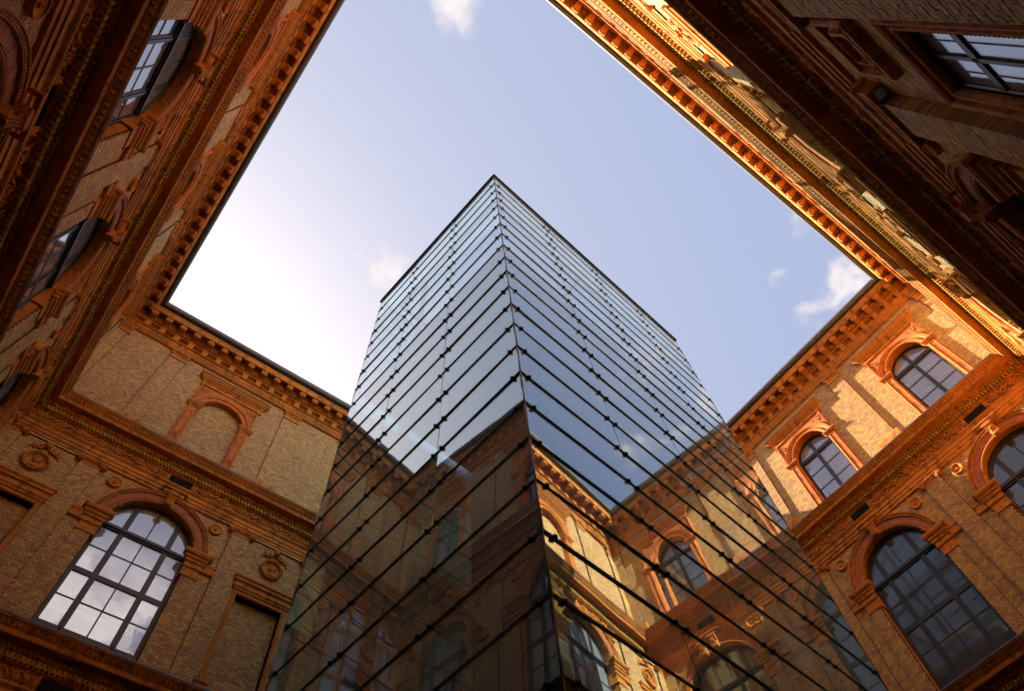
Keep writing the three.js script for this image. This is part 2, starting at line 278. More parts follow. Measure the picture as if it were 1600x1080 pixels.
// --- the big window arch: mouldings with brick voussoirs, reveal, imposts
const HW = 1.28, ZS = 15.85;
const BRICKCOL = (() => { const r = rng(91); const pal = [[.48, .30, .080], [.43, .26, .080], [.54, .355, .075], [.38, .205, .070], [.35, .165, .065], [.40, .245, .095], [.30, .170, .080], [.46, .29, .095], [.36, .21, .085], [.31, .125, .050]], w = [.17, .19, .08, .12, .09, .12, .08, .08, .05, .02]; return () => { let x = r(), i = 0; while (i < w.length - 1 && x > w[i]) { x -= w[i]; i++; } const k = .90 + .22 * r(), m = [.415, .243, .088]; return pal[i].map((v, j) => (v * .74 + m[j] * .26) * k); }; })();
{
  const g = new G(), P = archPath(HW, ZS - .02, ZS, 36);
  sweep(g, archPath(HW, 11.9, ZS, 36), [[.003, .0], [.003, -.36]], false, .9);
  sweep(g, P, [[0, -.05], [0, .035], [-.035, .06], [-.06, .05], [-.075, .01]]);
  sweep(g, P, [[-.285, .0], [-.285, .06], [-.30, .10], [-.315, .10], [-.32, .07]]); sweep(g, P, [[-.385, .07], [-.39, .12], [-.415, .125], [-.43, .08], [-.43, 0]]); sweep(g, P, [[-.32, .072], [-.386, .072]], false, .8);
  const nt = 84; for (let i = 0; i < nt; i++) { const a = (i + .5) / nt * Math.PI, m = new THREE.Matrix4().makeTranslation(Math.cos(a) * (HW + .352), ZS + EYE + Math.sin(a) * (HW + .352), .085).multiply(new THREE.Matrix4().makeRotationZ(a)); g.add(new THREE.BoxGeometry(.062, .034, .04), m, blockTint(i, 4)); }
  const A = mesh('window_arch', g.geo(.5), M.terracotta), nv = 58, r = rng(12);
  const vg = Array.from({ length: 6 }, () => { const q = new G(), w0 = (HW + .08) * Math.PI / nv / 2 - .005, w1 = (HW + .28) * Math.PI / nv / 2 - .005, c = [.30 + .12 * r(), .105 + .045 * r(), .035 + .02 * r()], f = (r1, w, n) => [r1, w, n]; const a = HW + .08, b = HW + .283, N = .05;
    q.quad(f(a, -w0, N), f(b, -w1, N), f(b, w1, N), f(a, w0, N), c); q.quad(f(a, -w0, -.1), f(a, -w0, N), f(a, w0, N), f(a, w0, -.1), c); q.quad(f(a, -w0, -.02), f(b, -w1, -.02), f(b, -w1, N), f(a, -w0, N), c); q.quad(f(a, w0, N), f(b, w1, N), f(b, w1, -.02), f(a, w0, -.02), c); return q.geo(); });
  for (let i = 0; i < nv; i++) { const o = mesh('brick', vg[Math.floor(r() * 6)], M.brick, A); o.position.set(0, ZS + EYE, (r() - .5) * .008); o.rotation.z = (i + .5) / nv * Math.PI; }
  PROTO.arch = A;
  const im = new G();
  hood(im, [[.10, 15.93], [.25, 15.92], [.25, 15.86], [.22, 15.80], [.17, 15.76], [.16, 15.70], [.12, 15.66], [.12, 15.58], [.08, 15.56], [.08, 15.46], [.11, 15.44], [.11, 15.40], [.08, 15.37], [.06, 15.35], [.06, 15.14], [.08, 15.12], [.08, 15.08], [0, 15.06]], HW + .02, HW + .38);
  im.box(HW - .06, HW + .03, 15.1, 15.88, -.36, .05, .9);
  PROTO.impost = mesh('impost', im.geo(), M.terracotta);
  const st = new G(); run(st, [[0, 15.76], [.10, 15.74], [.10, 15.68], [.07, 15.64], [.06, 15.52], [.08, 15.50], [.08, 15.44], [.05, 15.41], [0, 15.40]], HW + .5, 2.115, false); PROTO.string = mesh('string_course', st.geo(), M.terracotta);
}
// --- timber windows with every pane its own piece
function archPane(a, b, z0, zs, r) { const s = new THREE.Shape(), n = 8; s.moveTo(a, z0 + EYE); s.lineTo(b, z0 + EYE); for (let i = 0; i <= n; i++) { const x = b + (a - b) * i / n; s.lineTo(x, zs + EYE + Math.sqrt(Math.max(0, r * r - x * x))); } const g = new THREE.ExtrudeGeometry(s, { depth: .008, bevelEnabled: false }); return g; }
function bars(name, list, n0, n1, mat, parent) { for (const [s0, s1, z0, z1, d = 0] of list) { const q = new G(); q.box(s0, s1, z0, z1, n0, n1 + d, 1, true); mesh(name, q.geo(), mat, parent); } }
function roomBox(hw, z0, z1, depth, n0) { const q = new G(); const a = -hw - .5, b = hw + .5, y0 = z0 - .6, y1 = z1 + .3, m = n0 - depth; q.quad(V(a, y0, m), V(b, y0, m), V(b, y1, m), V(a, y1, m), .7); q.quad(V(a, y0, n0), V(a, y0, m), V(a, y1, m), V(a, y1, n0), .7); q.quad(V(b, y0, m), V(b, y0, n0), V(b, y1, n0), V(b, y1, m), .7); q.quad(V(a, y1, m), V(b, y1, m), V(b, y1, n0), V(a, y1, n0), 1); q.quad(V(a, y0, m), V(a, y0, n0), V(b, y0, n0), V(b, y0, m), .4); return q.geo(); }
function bigWindow(seed, blinds) {
  const r = rng(seed), g = new G(), z0 = 12.2, N = -.25;
  sweep(g, archPath(HW - .005, z0, ZS, 36), [[0, N - .06], [0, N + .05], [.045, N + .05], [.055, N + .03], [.10, N + .025], [.105, N - .06]]);
  const w = mesh('arched_window', g.geo(.5), M.frame);
  bars('transom', [[-HW, HW, 15.75, 15.94, .025], [-HW, HW, 14.09, 14.24, .01], [-HW, HW, 12.2, 12.5, .02]], N - .06, N + .025, M.frame, w); bars('transom', [[-HW, HW, 15.81, 15.88, .03]], N - .06, N + .06, M.frame, w);
  bars('mullion', [[-.72, -.56, 12.3, 16.9], [.56, .72, 12.3, 16.9]], N - .06, N + .025, M.frame, w); bars('mullion', [[-.665, -.615, 12.3, 16.92], [.615, .665, 12.3, 16.92]], N - .06, N + .045, M.frame, w);
  bars('glazing_bar', [[-.02, .02, 12.4, 17.05], [-1.18, -.6, 13.3, 13.34], [-.6, .6, 13.3, 13.34], [.6, 1.18, 13.3, 13.34], [-1.18, -.6, 15.0, 15.04], [-.6, .6, 15.0, 15.04], [.6, 1.18, 15.0, 15.04]], N - .02, N + .014, M.frame, w);
  const cols = [[-1.19, -.7], [-.58, -.01], [.01, .58], [.7, 1.19]], rows = [[12.45, 13.32], [13.32, 14.1], [14.22, 15.02], [15.02, 15.78]];
  for (const [a, b] of cols) {
    for (const [y0, y1] of rows) { const p = mesh('pane', new THREE.BoxGeometry(b - a, y1 - y0, .008), M.pane, w); p.position.set((a + b) / 2, (y0 + y1) / 2 + EYE, N); p.rotation.set((r() - .5) * .012, (r() - .5) * .012, 0); }
    const p = mesh('pane', archPane(a, b, 15.9, ZS, HW - .08), M.pane, w); p.position.z = N;
  }
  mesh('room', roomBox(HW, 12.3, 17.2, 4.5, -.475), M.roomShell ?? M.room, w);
  if (blinds) { const q = new G(), q2 = new G(); for (let i = 0; i < 3; i++) { const [a, b] = [[-1.24, -.62], [-.62, .62], [.62, 1.24]][i]; q.box(a + .03, b - .03, 12.3, 13.25 + .1 * r(), -.42, -.41, 1, true); q.box(a + .03, b - .03, 13.45, 13.72, -.42, -.41, 1, true); q.box(a + .03, b - .03, 13.9, 14.2, -.42, -.41, 1, true); q2.box(a + .03, b - .03, 13.2, 13.5, -.44, -.43, 1, true); q2.box(a + .03, b - .03, 13.68, 13.95, -.44, -.43, 1, true); } q.box(-1.25, 1.25, 14.25, 14.9, -.46, -.45, 1, true); mesh('blind', q.geo(), M.blind, w); mesh('blind', q2.geo(), M.blindgrey, w); }
  return w;
}
PROTO.windowBlind = bigWindow(3, true); PROTO.window = bigWindow(4, false);
// --- upper aedicule
const UW = .83, UZ = 22.1;
function aedicule(seed, glazed) {
  const g = new G(), r = rng(seed);
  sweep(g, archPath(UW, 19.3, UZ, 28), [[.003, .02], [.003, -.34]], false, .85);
  const P = arc(0, UZ, UW, 0, Math.PI, 30);
  sweep(g, P, [[0, -.02], [0, .06], [-.03, .085], [-.06, .085], [-.075, .06], [-.17, .06], [-.18, .085], [-.21, .11], [-.25, .115], [-.29, .13], [-.31, .13], [-.32, .08]]);
  // spandrel field, outer frame and jamb piers
  const sh = new THREE.Shape(); sh.moveTo(-1.12, UZ + EYE); sh.lineTo(-1.12, 23.42 + EYE); sh.lineTo(1.12, 23.42 + EYE); sh.lineTo(1.12, UZ + EYE); sh.lineTo(UW + .3, UZ + EYE); sh.absarc(0, UZ + EYE, UW + .3, 0, Math.PI, false); sh.lineTo(-1.12, UZ + EYE);
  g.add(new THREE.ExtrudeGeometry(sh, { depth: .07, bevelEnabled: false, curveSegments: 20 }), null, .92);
  for (const q of [-1, 1]) {
    const a = q * UW, b = q * 1.16; const lo = Math.min(a, b), hi = Math.max(a, b);
    g.box(lo, hi, 19.3, UZ, 0, .06); sweep(g, [[lo + .05, 19.4], [hi - .05, 19.4], [hi - .05, 21.94], [lo + .05, 21.94]], [[-.02, .06], [0, .09], [.02, .09], [.035, .06]], true);
    for (let i = 0; i < 3; i++) g.box(lo + .09, hi - .09, 19.5 + i * .83, 19.5 + i * .83 + .8, .06, .07, .85 + .3 * r());
    hood(g, [[.06, 22.2], [.15, 22.2], [.15, 22.14], [.11, 22.1], [.08, 22.02], [.06, 22.0]], lo + .03, hi - .03);
    g.box(q > 0 ? 1.12 : -1.16, q > 0 ? 1.16 : -1.12, UZ, 23.45, 0, .10, 1.05);
    // spandrel leaf
    const cx = q * .93, cz = 23.15; for (let i = 0; i < 5; i++) leaf(g, cx, cz, .07, .17, .04, (q > 0 ? 0 : Math.PI) + (i - 2) * .55 * 1.1 + q * -.8, .03); tube(g, spiral(cx, cz, .08, .07, .01, 0, q * 1.4, 12), () => .014, 4);
    sweep(g, [[q * 1.09, 22.55], [q * 1.09, 23.38], [q * .45, 23.38]], [[-.015, .07], [0, .095], [.015, .07]]);
  }
  sweep(g, [[1.12, 23.42], [-1.12, 23.42]], [[0, .07], [0, .11], [-.05, .11]]);
  for (let i = 0; i < g.c.length; i += 3) { g.c[i] *= 1.04; g.c[i + 1] *= .84; g.c[i + 2] *= .8; }
  const A = mesh('window_surround', g.geo(.5), M.terracotta);
  const h = new G();
  hood(h, [[0, 24.02], [.28, 23.95], [.28, 23.92], [.25, 23.90], [.22, 23.84], [.18, 23.81], [.17, 23.77], [.13, 23.76], [.12, 23.71], [.09, 23.69], [.08, 23.65], [.05, 23.64], [.05, 23.53], [.09, 23.52], [.09, 23.48], [.07, 23.47], [.07, 23.42], [0, 23.42]], -1.16, 1.16);
  for (let i = 0; i < 26; i++) { const x = -1.14 + i * 2.28 / 25; ball(h, x, 23.735, .125, .03, .026, .03, .95, OCT); }
  for (let i = 0; i < 13; i++) h.box(-1.12 + i * .175, -1.12 + i * .175 + .155, 23.545, 23.625, .05, .058, .75 + .5 * r());
  mesh('window_hood', h.geo(), M.terracotta, A);
  const l = new G(); hood(l, [[0, 24.032], [.286, 23.962], [.286, 23.938]], -1.16, 1.16); mesh('hood_flashing', l.geo(), M.lead, A);
  return A;
}
PROTO.blindNiche = aedicule(31, false); PROTO.surround = aedicule(32, true);
{
  const r = rng(8), g = new G(), N = -.30, z0 = 19.4;
  sweep(g, archPath(UW - .004, z0, UZ, 28), [[0, N - .05], [0, N + .06], [.04, N + .06], [.05, N + .03], [.085, N + .03], [.085, N - .05]]);
  const w = mesh('arched_window', g.geo(.5), M.frame);
  bars('transom', [[-UW, UW, 22.02, 22.17, .04], [-UW, UW, 19.3, 19.62, .03]], N - .05, N + .04, M.frame, w); bars('mullion', [[-.065, .065, 19.4, 22.85, .02]], N - .05, N + .04, M.frame, w);
  bars('glazing_bar', [[-.75, -.06, 20.52, 20.55], [.06, .75, 20.52, 20.55], [-.75, -.06, 21.32, 21.35], [.06, .75, 21.32, 21.35]], N - .03, N + .02, M.frame, w);
  for (const [a, b] of [[-.76, -.05], [.05, .76]]) { for (const [y0, y1] of [[19.55, 20.53], [20.53, 21.33], [21.33, 22.06]]) { const p = mesh('pane', new THREE.BoxGeometry(b - a, y1 - y0, .008), M.pane, w); p.position.set((a + b) / 2, (y0 + y1) / 2 + EYE, N); p.rotation.set((r() - .5) * .008, (r() - .5) * .008, 0); } const p = mesh('pane', archPane(a, b, 22.12, UZ, UW - .06), M.pane, w); p.position.z = N; }
  // an inner white casement behind the outer one
  const q = new G(); sweep(q, archPath(UW - .06, z0, UZ, 28), [[0, -.5], [0, -.44], [.09, -.44], [.09, -.5]]); for (const z of [20.1, 20.9, 21.7]) q.box(-.7, .7, z, z + .035, -.49, -.45, 1, true); mesh('inner_casement', q.geo(.5), M.blind, w);
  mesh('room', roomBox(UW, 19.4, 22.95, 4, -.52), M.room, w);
  PROTO.upperWindow = w;
}
// --- blind panel of the narrow bays
{
  const g = new G();
  hood(g, [[0, 15.9], [.17, 15.87], [.17, 15.82], [.13, 15.78], [.12, 15.70], [.07, 15.68], [.06, 15.60], [.10, 15.57], [.11, 15.50], [.08, 15.46], [.06, 15.40], [.03, 15.38]], -.82, .82);
  sweep(g, [[.72, 12.0], [.72, 15.25], [-.72, 15.25], [-.72, 12.0]], [[0, -.19], [0, .02], [-.03, .055], [-.07, .055], [-.08, .03], [-.13, .03], [-.14, .0]]);
  hood(g, [[.0, 12.42], [.10, 12.40], [.10, 12.3], [.06, 12.27], [.06, 11.9]], .66, .84); hood(g, [[.0, 12.42], [.10, 12.40], [.10, 12.3], [.06, 12.27], [.06, 11.9]], -.84, -.66);
  PROTO.panel = mesh('panel_frame', g.geo(), M.terracotta);
}
// --- vent in the frieze, and the frieze relief
{
  const g = new G(); sweep(g, [[-.37, 18.06], [.37, 18.06], [.37, 18.40], [-.37, 18.40]], [[0, .02], [0, .09], [-.02, .12], [-.05, .12], [-.06, .07]], true);
  for (const q of [-1, 1]) { leaf(g, q * .45, 18.12, .09, .22, .05, Math.PI / 2 - q * .25, .05); leaf(g, q * .46, 18.2, .09, .2, .05, Math.PI / 2 + q * .3, .05); }
  PROTO.vent = mesh('vent', g.geo(.4), M.terracotta); const d = new G(); d.box(-.36, .36, 18.07, 18.39, .0, .074); for (let i = 0; i < 5; i++) d.box(-.36, .36, 18.1 + i * .06, 18.115 + i * .06, .07, .09); mesh('vent_grille', d.geo(), M.dark, PROTO.vent);
}
function motif(g, s, q, seed) {                              // one turn of the running scroll, about .64 m long
  const r = rng(seed), n = .10, zc = 18.225;
  tube(g, spiral(s, zc, n, .15, .03, q > 0 ? Math.PI : 0, -q * 1.45, 20, .02), (t) => .034 - .012 * t, 5);
  tube(g, [[s - .34, zc - q * .13, n], [s - .26, zc - q * .03, n], [s - .2, zc + q * .02, n], [s - .15, zc, n]], () => .022, 5);
  for (let i = 0; i < 6; i++) leaf(g, s, zc, n + .02, .085, .03, i * 1.047 + r(), .03, 1.05);
  for (let i = 0; i < 9; i++) { const a = i * .7 + r() * .4; leaf(g, s + .14 * Math.cos(a), zc + .13 * Math.sin(a), n, .11 + .05 * r(), .035, a + (r() - .3) * 1.4, .03, .85 + .3 * r()); }
  leaf(g, s - .3, zc + q * .05, n, .16, .05, q * 1.1, .04); leaf(g, s + .24, zc - q * .12, n, .14, .045, q * .6, .04);
}
const reliefs = {};
function relief(len) { const key = len.toFixed(2); if (!reliefs[key]) { const g = new G(), N = Math.max(1, Math.round(len / .62)); for (let i = 0; i < N; i++) motif(g, -len / 2 + (i + .5) * len / N, i % 2 ? 1 : -1, i + 3); reliefs[key] = g.geo(.7); } return reliefs[key]; }

// ---------------------------------------------------------------- the four wings
const bays = { long: { s0: -4.253, s1: 19.963, W: [.55, 7.86, 15.17], N: [-3.06, 4.2, 11.5, 18.78], P: [-1.865, 2.94, 5.46, 10.27, 12.73, 17.58] }, side: { s0: -2.479, s1: 16.624, W: [-.08, 4.78, 9.63, 14.45], N: [], P: [2.35, 7.2, 12.04] } };
for (const k of ['long', 'side']) { const b = bays[k], f = (a) => a.map((v) => -v).reverse(); bays[k + 'Flip'] = { s0: -b.s1, s1: -b.s0, W: f(b.W), N: f(b.N), P: f(b.P) }; }   // walls seen the other way round
const BW = .131, BH = .0755;

function wing(name, label, kind, pos, turn, o) {
  const T = top(new THREE.Group(), name, label, 'building'); T.position.set(...pos); T.rotation.y = turn;
  const { s0, s1, W, N, P } = bays[kind + (o.flip ? 'Flip' : '')], L = s1 - s0;
  // ---- wall core with real openings
  const open = [];
  for (const c of W) { open.push({ c, hw: HW, z0: 11.9, zs: ZS, arch: 1 }); open.push({ c, hw: UW, z0: 19.3, zs: UZ, arch: 1 }); }
  for (const c of N) open.push({ c, hw: .72, z0: 12.0, zs: 15.25, arch: 0 });
  for (const c of o.groundArch ?? []) open.push({ c, hw: HW, z0: 4.2, zs: ZS + DZ, arch: 1 });
  for (const c of o.groundWindow ?? []) open.push({ c, hw: .5, z0: 5.2, zs: 7.6, arch: 0 });
  const sh = new THREE.Shape(); sh.moveTo(s0 - .5, 0); sh.lineTo(s1 + .5, 0); sh.lineTo(s1 + .5, 26 + EYE); sh.lineTo(s0 - .5, 26 + EYE); sh.closePath();
  for (const q of open) { const h = new THREE.Path(); h.moveTo(q.c - q.hw, q.z0 + EYE); h.lineTo(q.c - q.hw, q.zs + EYE); if (q.arch) h.absarc(q.c, q.zs + EYE, q.hw, Math.PI, 0, true); else h.lineTo(q.c + q.hw, q.zs + EYE); h.lineTo(q.c + q.hw, q.z0 + EYE); h.closePath(); sh.holes.push(h); }
  const core = new G(); core.add(new THREE.ExtrudeGeometry(sh, { depth: .46, bevelEnabled: false, curveSegments: 20 }), new THREE.Matrix4().makeTranslation(0, 0, -.472));
  // ---- brick regions [s0, s1, z0, z1, n, shape]
  const reg = [], mid = [11.95, 17.52], up = [19.3, 24.52], PD = .07;
  const strips = (list, z0, z1, half) => { let a = s0; for (const p of list) { reg.push([a, p - half, z0, z1, 0]); reg.push([p - half, p + half, z0, z1, PD]); core.box(p - half + .014, p + half - .014, z0, z1, -.02, PD - .012); a = p + half; } reg.push([a, s1, z0, z1, 0]); };
  const ends = [s0 + .12, ...P, s1 - .12]; strips(ends, mid[0], mid[1], .3); strips(ends, up[0], up[1], .31);
  for (const c of W) { for (const q of [-1, 1]) { const a = c + q * (HW + .01), b = c + q * (HW + .43); reg.push([Math.min(a, b), Math.max(a, b), 11.95, 15.08, .05]); core.box(Math.min(a, b) + .014, Math.max(a, b) - .014, 11.95, 15.08, -.02, .038); }
    if (o.blind) { reg.push([c - UW, c + UW, 19.3, UZ + UW, -.16, { c, hw: UW, zs: UZ }]); core.box(c - UW - .05, c + UW + .05, 19.2, UZ + UW + .05, -.45, -.172); } }
  for (const c of N) { reg.push([c - .72, c + .72, 12.0, 15.25, -.19]); core.box(c - .8, c + .8, 11.9, 15.3, -.46, -.202); reg.push([c - .8, c + .8, 15.9, 17.44, .0]); reg.push([c - .98, c + .98, 17.44, 17.52, .05]); core.box(c - .98, c + .98, 17.44, 17.52, -.02, .038); }
  for (const q of o.ground ?? []) { reg.push(q); if (q[4] > 0) core.box(q[0] + .014, q[1] - .014, q[2], q[3], -.02, q[4] - .012); }
  const wallMesh = mesh('brick_wall', core.geo(), M.mortar, T);
  const inside = (q, s, z, m) => Math.abs(s - q.c) < q.hw + m && z > q.z0 - m && (z < q.zs || (q.arch ? Math.hypot(s - q.c, z - q.zs) < q.hw + m : z < q.zs + m));
  const r = rng(o.seed), bg = new G(), cand = [], J = .0055;
  const raised = reg.filter((q) => q[4] !== 0 && !q[5]);
  for (const q of reg) {
    const [a, b, z0, z1, n, shape] = q, ra = Math.floor(z0 / BH), rb = Math.ceil(z1 / BH);
    for (let row = ra; row < rb; row++) {
      const y0 = Math.max(row * BH, z0), y1 = Math.min((row + 1) * BH, z1); if (y1 - y0 < .02) continue;
      const off = (row & 1) * BW / 2, ia = Math.floor((a - off) / BW), ib = Math.ceil((b - off) / BW);
      for (let i = ia; i < ib; i++) {
        let x0 = Math.max(off + i * BW, a), x1 = Math.min(off + (i + 1) * BW, b);
        if (n === 0) for (const q of raised) if (x0 < q[1] && x1 > q[0] && y1 > q[2] + .03 && y0 < q[3] - .03) { if (x0 < q[0]) x1 = q[0]; else if (x1 > q[1]) x0 = q[1]; else x1 = x0; }
        if (x1 - x0 < .016) continue;
        const cs = (x0 + x1) / 2, cz = (y0 + y1) / 2;
        if (n >= 0) { let skip = false; for (const w of open) if (inside(w, cs, cz, w.arch && w.zs > 20 ? .1 : .03)) { skip = true; break; } if (skip) continue; }
        if (shape && cz > shape.zs && Math.hypot(cs - shape.c, cz - shape.zs) > shape.hw) continue;
        const patch = .90 + .24 * fbm(cs * .55 + o.seed * 9, cz * .45, 51, 4), col = BRICKCOL().map((v) => v * patch), pn = n + (r() - .5) * .006, t0 = (r() - .5) * .003, t1 = (r() - .5) * .003;
        const B = [x0 + J, x1 - J, y0 + J + t0, y1 - J + t1, n > .1 ? 0 : n - .03, pn, col];
        let near = false; if (o.loose) for (const w of o.loose) if (cs > w[0] && cs < w[1] && cz > w[2] && cz < w[3]) near = true;
        if (near && cand.length < 295 && n >= 0) cand.push(B); else bg.box(...B);
      }
    }
  }
  mesh('brickwork', bg.geo(), M.brick, wallMesh, 'stuff');
  const shapes = {};
  for (const [x0, x1, y0, y1, n0, n1, col] of cand) {         // the bricks that show largest are single pieces
    const dp = n1 > .1 ? .17 : .03, key = `${dp}|${(x1 - x0).toFixed(2)}|${Math.floor(hash2(Math.round(x0 * 900), Math.round(y0 * 900), 3) * 14)}`;
    shapes[key] ??= (() => { const q = new G(), w = (x1 - x0) / 2, h = (BH - 2 * J) / 2; q.box(-w, w, -h - EYE, h - EYE, -dp, 0, col); return q.geo(); })();
    const m = mesh('brick', shapes[key], M.brick, wallMesh); m.position.set((x0 + x1) / 2, (y0 + y1) / 2 + EYE, n1);
  }
  // ---- upper entablature, gutter, roof
  const e = new G();
  run(e, [[.25, 24.86], [.22, 24.83], [.17, 24.80], [.15, 24.77], [.15, 24.69], [.125, 24.685], [.125, 24.60], [.10, 24.595], [.10, 24.52], [0, 24.5]], s0, s1, true, .9, 2);
  run(e, [[.25, 24.86], [.02, 24.88]], s0, s1); run(e, [[.17, 25.26], [.10, 25.25], [.02, 25.22], [.02, 24.86]], s0, s1, true, .585, 3); run(e, [[.18, 25.34], [.15, 25.26], [.17, 25.25]], s0, s1); run(e, [[.26, 25.55], [.22, 25.46], [.18, 25.44], [.18, 25.34]], s0, s1);
  run(e, [[.57, 25.55], [.54, 25.55]], s0, s1, true, .585, 5); run(e, [[.29, 25.55], [.26, 25.55]], s0, s1, true, .585, 5); for (let i = -1; i <= Math.round((L - 1.4) / .585); i++) { const q = (L - 1.4) / Math.round((L - 1.4) / .585), a = s0 + .7 + i * q, x0 = Math.max(a + .115, s0 + .3), x1 = Math.min(a + q - .115, s1 - .3); if (i >= 0) e.quad(V(a - .115, 25.55, .29), V(a + .115, 25.55, .29), V(a + .115, 25.55, .54), V(a - .115, 25.55, .54)); const k = blockTint(i, 11) * .85, h = 25.70; e.quad(V(x0, h, .29), V(x1, h, .29), V(x1, h, .54), V(x0, h, .54), k); e.quad(V(x0, 25.55, .29), V(x1, 25.55, .29), V(x1, h, .29), V(x0, h, .29), k); e.quad(V(x0, 25.55, .54), V(x0, h, .54), V(x1, h, .54), V(x1, 25.55, .54), k); for (const x of [x0, x1]) e.quad(V(x, 25.55, .29), V(x, h, .29), V(x, h, .54), V(x, 25.55, .54), k); } run(e, [[.66, 25.79], [.655, 25.76], [.63, 25.72], [.61, 25.66], [.605, 25.56], [.57, 25.55]], s0, s1, true, 1.1, 6);
  mesh('eaves_cornice', e.geo(), M.terracotta, T);
  const gu = new G(), gp = [[.64, 25.82]]; for (let i = 0; i <= 8; i++) { const a = Math.PI + Math.PI * i / 8 * .98; gp.push([.752 - .105 * Math.cos(a - Math.PI) , 25.985 + .125 * Math.sin(a)]); } gp[0] = [.645, 25.79]; gp.push([.857, 26.03], [.835, 26.06], [.82, 26.03], [.64, 26.0]); run(gu, gp.reverse(), s0, s1, true, 3, 7); mesh('gutter', gu.geo(.7), M.zinc, T);
  const ro = new G(); ro.quad(V(s0 + .6, 26.0, .64), V(s1 - .6, 26.0, .64), V(s1 + 6, 27.2, -6), V(s0 - 6, 27.2, -6)); ro.quad(V(s0 - 6, 27.2, -6), V(s1 + 6, 27.2, -6), V(s1 + 6, -EYE, -6), V(s0 - 6, -EYE, -6)); mesh('roof', ro.geo(), M.rooftile, T);
  const nb = Math.round((L - 1.4) / .585), bp = (L - 1.4) / nb; const dg = new G();
  for (let i = 0; i <= nb; i++) { const s = s0 + .7 + i * bp; put(PROTO.bracket, s, T); if (i < nb) { put(PROTO.rosette, s + bp / 2, T); for (let k = 0; k < 5; k++) { const x = s + .135 + k * (bp - .27) / 4.6; dg.box(x, x + .042, 25.34, 25.44, .17, .245, blockTint(i * 5 + k, 2)); } } }
  // ---- middle and lower entablatures
  for (const dz of [0, DZ]) {
    const g = new G(), R = (p, b, sd, gg = g) => run(gg, p.map(([n, z]) => [n, z + dz]), s0, s1, true, b, sd);
    R([[0, 19.3], [.65, 19.12], [.65, 19.08]], 2, 1); R([[.65, 19.08], [.635, 19.05], [.60, 19.02], [.565, 18.97], [.535, 18.92], [.51, 18.90], [.505, 18.88]], .6, 2); R([[.505, 18.88], [.50, 18.785], [.485, 18.77]], 1.2, 3); R([[.485, 18.77], [.29, 18.775]], 1.2, 4);
    R([[.29, 18.775], [.27, 18.74], [.22, 18.64], [.19, 18.62]], .6, 5); R([[.19, 18.62], [.19, 18.6], [.15, 18.6], [.15, 18.45], [.14, 18.44], [.115, 18.43], [.09, 18.41], [.07, 18.41]], .9, 6); R([[.07, 18.41], [.07, 18.03]], .9, 7);
    R([[.07, 18.03], [.17, 18.02], [.17, 17.98], [.15, 17.95], [.12, 17.92], [.11, 17.90], [.11, 17.78], [.085, 17.77], [.085, 17.65], [.06, 17.64], [.06, 17.53], [0, 17.52]], .95, 8);
    mesh(dz ? 'lower_cornice' : 'storey_cornice', g.geo(), M.terracotta, T);
    const fl = new G(); R([[0, 19.31], [.652, 19.132], [.66, 19.10], [.654, 19.085]], 3, 1, fl); mesh('cornice_flashing', fl.geo(), M.lead, T);
    const lm = new G(); for (let s = s0 + .66; s < s1 - .66; s += .125) { const k = blockTint(Math.round(s * 9), 3) * .8; lm.tri(V(s - .05, 18.91 + dz, .52), V(s + .05, 18.91 + dz, .52), V(s, 18.99 + dz, .60), k); lm.tri(V(s - .05, 18.91 + dz, .52), V(s, 18.99 + dz, .60), V(s - .045, 19.05 + dz, .615), k * .9); lm.tri(V(s + .05, 18.91 + dz, .52), V(s + .045, 19.05 + dz, .615), V(s, 18.99 + dz, .60), k); const jt = hash2(Math.round(s * 80), dz ? 5 : 6, 9); ball(lm, s + .03 * (jt - .5), 18.95 + .05 * jt + dz, .57, .018 + .014 * jt, .022 + .02 * jt, .022, k * 1.05, OCT); } mesh('leaf_moulding', lm.geo(), M.terracotta, T, 'stuff');
    const eg = new G(); for (let s = s0 + .35, i = 0; s < s1 - .3; s += .115, i++) ball(eg, s, 18.69 + dz, .25, .036, .05, .035, [.8 * blockTint(i, 5), 1.15 * blockTint(i, 5), 1.3], OCT); mesh('egg_moulding', eg.geo(.7), M.terracotta, T, 'stuff');
    for (let s = s0 + .28, i = 0; s < s1 - .25; s += .115, i++) { const k = blockTint(i, 9); dg.box(s, s + .072, 18.465 + dz, 18.595 + dz, .14, .235, [.82 * k, 1.35 * k, 1.6 * k]); }
    const place = (p, s) => { const m = put(p, s, T); m.position.y = dz; return m; };
    const vs = [...W]; for (const s of vs) place(PROTO.vent, s);
    const cuts = [s0 + .12, ...vs.flatMap((v) => [v - .52, v + .52]), s1 - .12];
    for (let i = 0; i < cuts.length; i += 2) if (cuts[i + 1] - cuts[i] > .5) { const len = cuts[i + 1] - cuts[i]; const m = mesh('frieze_relief', relief(len), M.terracotta, T); m.position.set((cuts[i] + cuts[i + 1]) / 2, dz, 0); }
  }
  mesh('dentils', dg.geo(), M.terracotta, T, 'stuff');
  // ---- bays
  const nearEnd = (p) => [s0 + .12, s1 - .12].includes(p);
  for (const p of ends) { const f = put(PROTO.foliate, p, T), i = put(PROTO.ionic, p, T), b = put(PROTO.foot, p, T); if (nearEnd(p)) { f.position.x += p < (s0 + s1) / 2 ? .05 : -.05; } }
  W.forEach((c, k) => {
    put(PROTO.arch, c, T); put(PROTO.keystone, c, T); put(k === (o.blindWindow ?? -1) ? PROTO.windowBlind : PROTO.window, c, T);
    for (const q of [false, true]) { put(PROTO.impost, c, T, q); put(PROTO.string, c, T, q); }
    for (const q of [-1, 1]) put(PROTO.patera, c + q * 1.6, T);
    put(o.blind ? PROTO.blindNiche : PROTO.surround, c, T); if (!o.blind) put(PROTO.upperWindow, c, T);
  });
